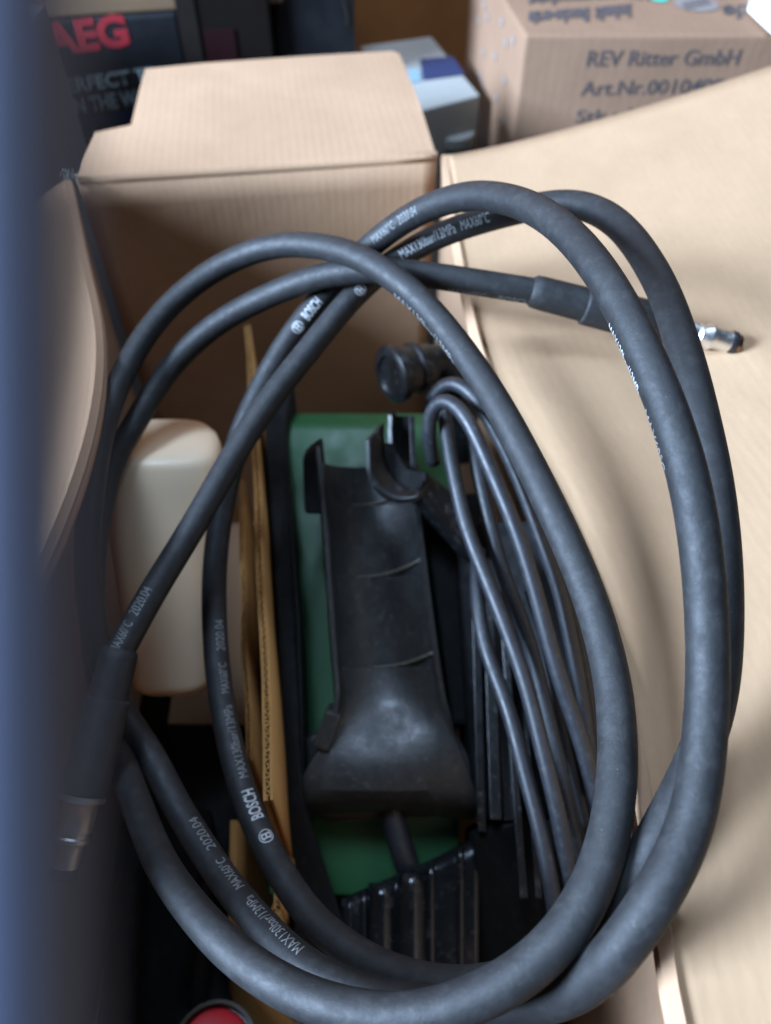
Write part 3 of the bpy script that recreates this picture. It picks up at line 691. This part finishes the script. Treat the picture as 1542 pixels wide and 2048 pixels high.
link('barrel', tube_mesh('barrel', catmull([V((-0.172, 0.27, 0.135)), V((-0.165, 0.15, 0.135)), V((-0.16, 0.06, 0.115)), V((-0.15, 0.0, 0.105))], 0.006), 0.011, 20), 'blk_matt', sg)
link('trigger', tube_mesh('trigger', catmull([V((-0.125, 0.17, 0.12)), V((-0.115, 0.14, 0.14)), V((-0.112, 0.10, 0.135)), V((-0.115, 0.06, 0.108))], 0.005), 0.005, 14), 'blk_matt', sg)

# ================================================================== BACKGROUND
# black printed carton
ps = math.radians(11); ex, ey = V((math.cos(ps), math.sin(ps), 0)), V((-math.sin(ps), math.cos(ps), 0))
bb = thing('black_carton', 'black printed carton with red letters behind the stepped flap', 'carton', (-0.33, 0.9, 0.0))
A0 = PY(55, 44, 0.80); A0.z = 0
toph = PY(55, 44, 0.80).z
def facex(px, py=80):
    r = ray(px, py); return (CAM + r * ((A0 - CAM).dot(ey) / r.dot(ey)) - A0).dot(ex)
link('carton_body', box_mesh('carton_body', A0 - ex * 0.02, ex * (facex(362) + 0.02), ey * 0.25, (0, 0, toph), 0.003), 'blackbox', bb)
def on_face(px, py, off=0.0006):
    """point where the pixel's ray meets the black carton's front"""
    r = ray(px, py); t = (A0 - CAM).dot(ey) / r.dot(ey); return CAM + r * t - ey * off
def face_text(s, pl, pr, hpx, m, bold):
    a, b = on_face(*pl), on_face(*pr); top = on_face(pl[0], pl[1] - hpx)
    flat_text('lettering', s, a, b - a, V((0, 0, (top - a).z)), m, bb, bold)
face_text('AEG', (92, 114), (262, 92), 68, 'ink_red', 0.045)
face_text('PERFECT TR', (114, 190), (322, 160), 30, 'ink_white', 0.03)
face_text('ON THE WAY', (126, 232), (316, 204), 32, 'ink_white', 0.03)
a, b = on_face(140, 262), on_face(300, 240); flat = V((0, 0, 0.012))
link('printed_band', mesh('printed_band', [a, b, b + flat, a + flat], [(0, 1, 2, 3)]), 'navy', bb)
# dark brown carton next to it
b2 = thing('brown_carton', 'dark brown carton with a dim red patch next to the black carton', 'carton', (-0.1, 0.95, 0.0))
B0 = A0 + ex * facex(363)
link('carton_body', box_mesh('carton_body', B0 - ey * 0.004, ex * (facex(546) - facex(363)), ey * 0.22, (0, 0, toph + 0.03), 0.003), 'blackbox2', b2)
link('label_patch', box_mesh('label_patch', B0 - ey * 0.0055 + ex * 0.022 + V((0, 0, toph - 0.075)), ex * 0.030, ey * 0.001, (0, 0, 0.06)), 'darkred', b2)
link('label_patch', box_mesh('label_patch', B0 - ey * 0.0055 + ex * 0.002 + V((0, 0, toph - 0.10)), ex * 0.016, ey * 0.001, (0, 0, 0.125)), 'dim_grey', b2)
b3 = thing('black_case', 'plain black case beside the brown wooden board behind the flap', 'case', (0.0, 1.0, 0.0))
C0 = A0 + ex * facex(549)
link('case_body', box_mesh('case_body', C0 + ey * 0.01, ex * (facex(716) - facex(549)), ey * 0.2, (0, 0, toph + 0.06), 0.006), 'blackbox', b3)
link('case_handle', tube_mesh('case_handle', catmull([C0 + ex * 0.075 + V((0, 0, toph - 0.02)), C0 + ex * 0.075 - ey * 0.008 + V((0, 0, toph - 0.01)), C0 + ex * 0.065 - ey * 0.010 + V((0, 0, toph + 0.025)), C0 + ex * 0.06 + V((0, 0, toph + 0.035))], 0.004), 0.0022, 10), 'dim_grey', b3)
# pale lath on top of the black carton
pl = thing('wooden_lath', 'pale wooden lath lying on top of the black carton', 'lath', A0 + V((0, 0.02, toph)))
link('lath', box_mesh('lath', A0 - ex * 0.06 + ey * 0.004 + V((0, 0, toph + 0.001)), ex * 0.30, ey * 0.05, (0, 0, 0.035), 0.002), 'wood_pale', pl)
# brown board behind the gap
wbd = link('wooden_board', box_mesh('wooden_board', (-0.06, 1.13, 0.0), (0.38, 0, 0), (0, 0.025, 0), (0, 0, 0.62), 0.002), 'wood')
tag(wbd, 'brown wooden board standing behind the white packet', 'board')
# white packet with blue print in the gap
wp = thing('white_packet', 'white carton with a blue patch in the gap between the two cartons', 'packet', (0.03, 0.86, 0.0))
T1, T2, T3, T4 = PZ(720, 92, 0.335), PZ(862, 72, 0.335), PZ(960, 190, 0.335), PZ(770, 240, 0.335)
poly = [V((p.x, p.y, 0.0)) for p in (T1, T2, T3, T4)]
link('packet_body', prism_mesh('packet_body', poly, (0, 0, 0.335), 0.002), 'offwhite', wp)
pp = [PZ(x, y, 0.3362) for x, y in ((840, 118), (905, 112), (930, 148), (846, 160))]
link('blue_patch', mesh('blue_patch', pp, [(0, 1, 2, 3)]), 'blue', wp)
pp = [PZ(x, y, 0.3360) for x, y in ((815, 140), (838, 140), (842, 162), (820, 165))]
link('blue_patch', mesh('blue_patch', pp, [(0, 1, 2, 3)]), 'lblue', wp)
cup = PZ(902, 235, 0.30)
lc = thing('blue_tub', 'small light blue tub with a white lid in the gap between the cartons', 'tub', (cup.x, cup.y, 0.0))
link('tub_body', lathe_mesh('tub_body', (cup.x, cup.y - 0.03, 0.0), (0, 0, 1), [(0, .018), (0.003, .020), (0.288, .023), (0.289, .005)], 32), 'lblue', lc)
link('lid', lathe_mesh('lid', (cup.x, cup.y - 0.03, 0.2892), (0, 0, 1), [(0, .0245), (0.009, .0245), (0.011, .023), (0.0112, .001)], 32), 'offwhite', lc)
# brown printed carton on the right
rv = thing('brown_printed_carton', 'taped brown carton with black printed words behind the right flap', 'carton', (0.3, 0.9, 0.0))
K = PY(1052, 70, 0.74); zt = K.z
dx, dy = V((1, 0.0, 0)), V((-0.105, 0.99, 0)).normalized()
rpoly = [K, K + dx * 0.42, K + dx * 0.42 + dy * 0.26, K + dy * 0.26]
rvb = prism_mesh('carton_body', [V((p.x, p.y, 0)) for p in rpoly], (0, 0, zt), 0.0025)
uv = rvb.uv_layers.new(name='UVMap')
for p in rvb.polygons:
    u = V((0, 0, 1)).cross(p.normal); u = u.normalized() if u.length > 0.3 else V((1, 0, 0)); v = p.normal.cross(u)
    for li in p.loop_indices:
        c = rvb.vertices[rvb.loops[li].vertex_index].co; uv.data[li].uv = (c.dot(u), c.dot(v))
link('carton_body', rvb, 'card_rev', rv)
def fr(px, py): return PY(px, py, 0.7393)
def front_text(s, pl_, pr_, hpx, slant=0.0):
    a, b = fr(*pl_), fr(*pr_); top = fr(pl_[0], pl_[1] - hpx)
    flat_text('lettering', s, a, b - a, V((0, 0, (top - a).z)), 'ink_blk', rv, 0.008)
front_text('REV Ritter GmbH', (1172, 133), (1474, 130), 32)
front_text('Art.Nr.0010400', (1160, 192), (1440, 186), 30)
front_text('Stk.: 12', (1150, 246), (1290, 240), 26)
# print and tape on its top (upside down towards the camera)
def tp(px, py, off=0.0008): return PZ(px, py, zt + off)
def top_text(s, pl_, pr_, hpx, m='ink_blk', bold=0.02):
    """reads upside down: starts at the right"""
    a, b = tp(*pr_), tp(*pl_); t_ = tp(pr_[0], pr_[1] + hpx)
    flat_text('lettering', s, a, b - a, t_ - a, m, rv, bold)
top_text('Besche-ertie', (1058, 22), (1178, 14), 28, bold=0.05)
top_text('Inhalt', (1190, 14), (1262, 6), 28, bold=0.05)
top_text('bitte nur unverletzt', (1062, -16), (1300, -28), 28, bold=0.05)
top_text('de', (1446, 10), (1500, 8), 28, bold=0.03)
def disc(c, ax_, ay_, m, name, r0=0.0, n=28, half=None):
    vs = []; fs = []
    for k in range(n):
        a = 2 * math.pi * k / n; d = V((0, 0, 0)) + ax_ * math.cos(a) + ay_ * math.sin(a)
        vs += [c + d * r0, c + d]
    for k in range(n): j = (k + 1) % n; fs.append((2 * k, 2 * k + 1, 2 * j + 1, 2 * j))
    return link(name, mesh(name, vs, fs), m, rv)
cdisc = tp(1393, 8); disc(cdisc, V((0.021, 0, 0)), V((0, 0.021, 0)), 'ink_grey', 'round_mark')
for k in (-1, 0, 1):
    o = cdisc + V((0.0, 0.007 * k, 0.0004)); d = V((0.016, 0.010, 0)).normalized(); e = V((-d.y, d.x, 0))
    link('mark_stripe', mesh('mark_stripe', [o - d * 0.017 - e * 0.0011, o + d * 0.017 - e * 0.0011, o + d * 0.017 + e * 0.0011, o - d * 0.017 + e * 0.0011], [(0, 1, 2, 3)]), 'ink_blk', rv)
ct = tp(1318, -4); disc(ct, V((0.0085, 0, 0)), V((0, 0.011, 0)), 'teal', 'round_sticker')
# left side of that carton: specks and curved lines
nl = V((0, 0, 1)).cross(dy); nl = -nl if nl.x > 0 else nl
def side_pt(s, z): return K + dy * s + V((0, 0, z - zt)) + nl * 0.0008
for s, z in ((0.035, zt - 0.02), (0.06, zt - 0.03), (0.085, zt - 0.02), (0.15, zt - 0.035), (0.17, zt - 0.03), (0.05, zt - 0.06), (0.10, zt - 0.055), (0.155, zt - 0.07), (0.075, zt - 0.085), (0.03, zt - 0.09), (0.19, zt - 0.05)):
    o = side_pt(s, z); link('ink_speck', mesh('ink_speck', [o, o + dy * 0.012, o + dy * 0.011 + V((0, 0, 0.006)), o + dy * 0.001 + V((0, 0, 0.007))], [(0, 1, 2, 3)]), 'ink_grey', rv)
for R0, wd in ((0.15, 0.004), (0.118, 0.012)):
    vs = []; fs = []
    for k in range(25):
        a = math.radians(15 + 65 * k / 24)
        for r in (R0 - wd / 2, R0 + wd / 2):
            vs.append(side_pt(0.20 - 0.0 - r * math.cos(a), zt - 0.235 + r * math.sin(a)))
    for k in range(24): fs.append((2 * k, 2 * k + 1, 2 * k + 3, 2 * k + 2))
    link('curved_line', mesh('curved_line', vs, fs), 'ink_grey', rv)
lt_ = K + V((0, 0, 0.0006))
link('tape_strip', mesh('tape_strip', [lt_ + dx * 0.21, lt_ + dx * 0.255, lt_ + dx * 0.255 + dy * 0.25, lt_ + dx * 0.21 + dy * 0.25], [(0, 1, 2, 3)]), 'card_rev', rv)
# white sheet lying on the right carton
ws = PZ(1502, 16, zt + 0.003)
wsh = link('white_paper', prism_mesh('white_paper', [PZ(1506, -30, zt + .003), PZ(1494, 22, zt + .003), PZ(1560, 84, zt + .003), PZ(1640, 60, zt + .003), PZ(1640, -60, zt + .003)], (0, 0, 0.004), 0.0005), 'white')
tag(wsh, 'bright white folded paper lying on the brown printed carton', 'paper')
# grey bin at the far left
gb = thing('grey_bin', 'grey plastic bin edge between the black carton and the left flap', 'bin', (-0.4, 0.62, 0.0))
G0 = PY(62, 120, 0.66); G1 = PY(112, 345, 0.66)
bin_r = [(G1.x, 0.66), (G1.x - 0.005, 0.30), (G1.x - 0.005, 0.05)]
link('bin_body', prism_mesh('bin_body', [V((G1.x - 0.25, 0.05, 0)), V((G1.x - 0.012, 0.05, 0)), V((G1.x - 0.012, 0.50, 0)), V((G1.x, 0.66, 0)), V((G1.x, 0.75, 0)), V((G1.x - 0.25, 0.75, 0))], (0, 0, 0.44), 0.006), 'greybin', gb)  # near part lengthened out of view to shade the left flap
link('shade_block', box_mesh('shade_block', (G1.x - 0.25, 0.05, 0.441), (0.236, 0, 0), (0, 0.40, 0), (0, 0, 0.062), 0.006), 'greybin', gb)  # unseen block added on the bin to keep window light off the left flap
link('rim', tube_mesh('rim', [PY(58, 285, 0.655), PY(75, 325, 0.655), PY(94, 372, 0.655)], 0.004, 12), 'tape', gb)  # pale silvery strip stands for the highlight on a glossy edge
# blue-grey board right beside the lens
bd = thing('blue_grey_board', 'out-of-focus blue-grey board standing right beside the lens at the left edge', 'board', (-0.05, -0.5, 0.0))
DB = 0.018
e0, e1 = P(-20, 0, DB), P(4, 2048, DB)
d = (e1 - e0).normalized(); f_ = (CAM + FW - CAM)
top_, bot_ = e0 - d * 0.10, e0 + d * ((e0.z - 0.002) / -d.z)
me = prism_mesh('panel', [top_, bot_, bot_ + V((-0.05, 0, 0)), top_ + V((-0.05, 0, 0))], -FW * -0.006, 0.001)
link('panel', me, 'board', bd)
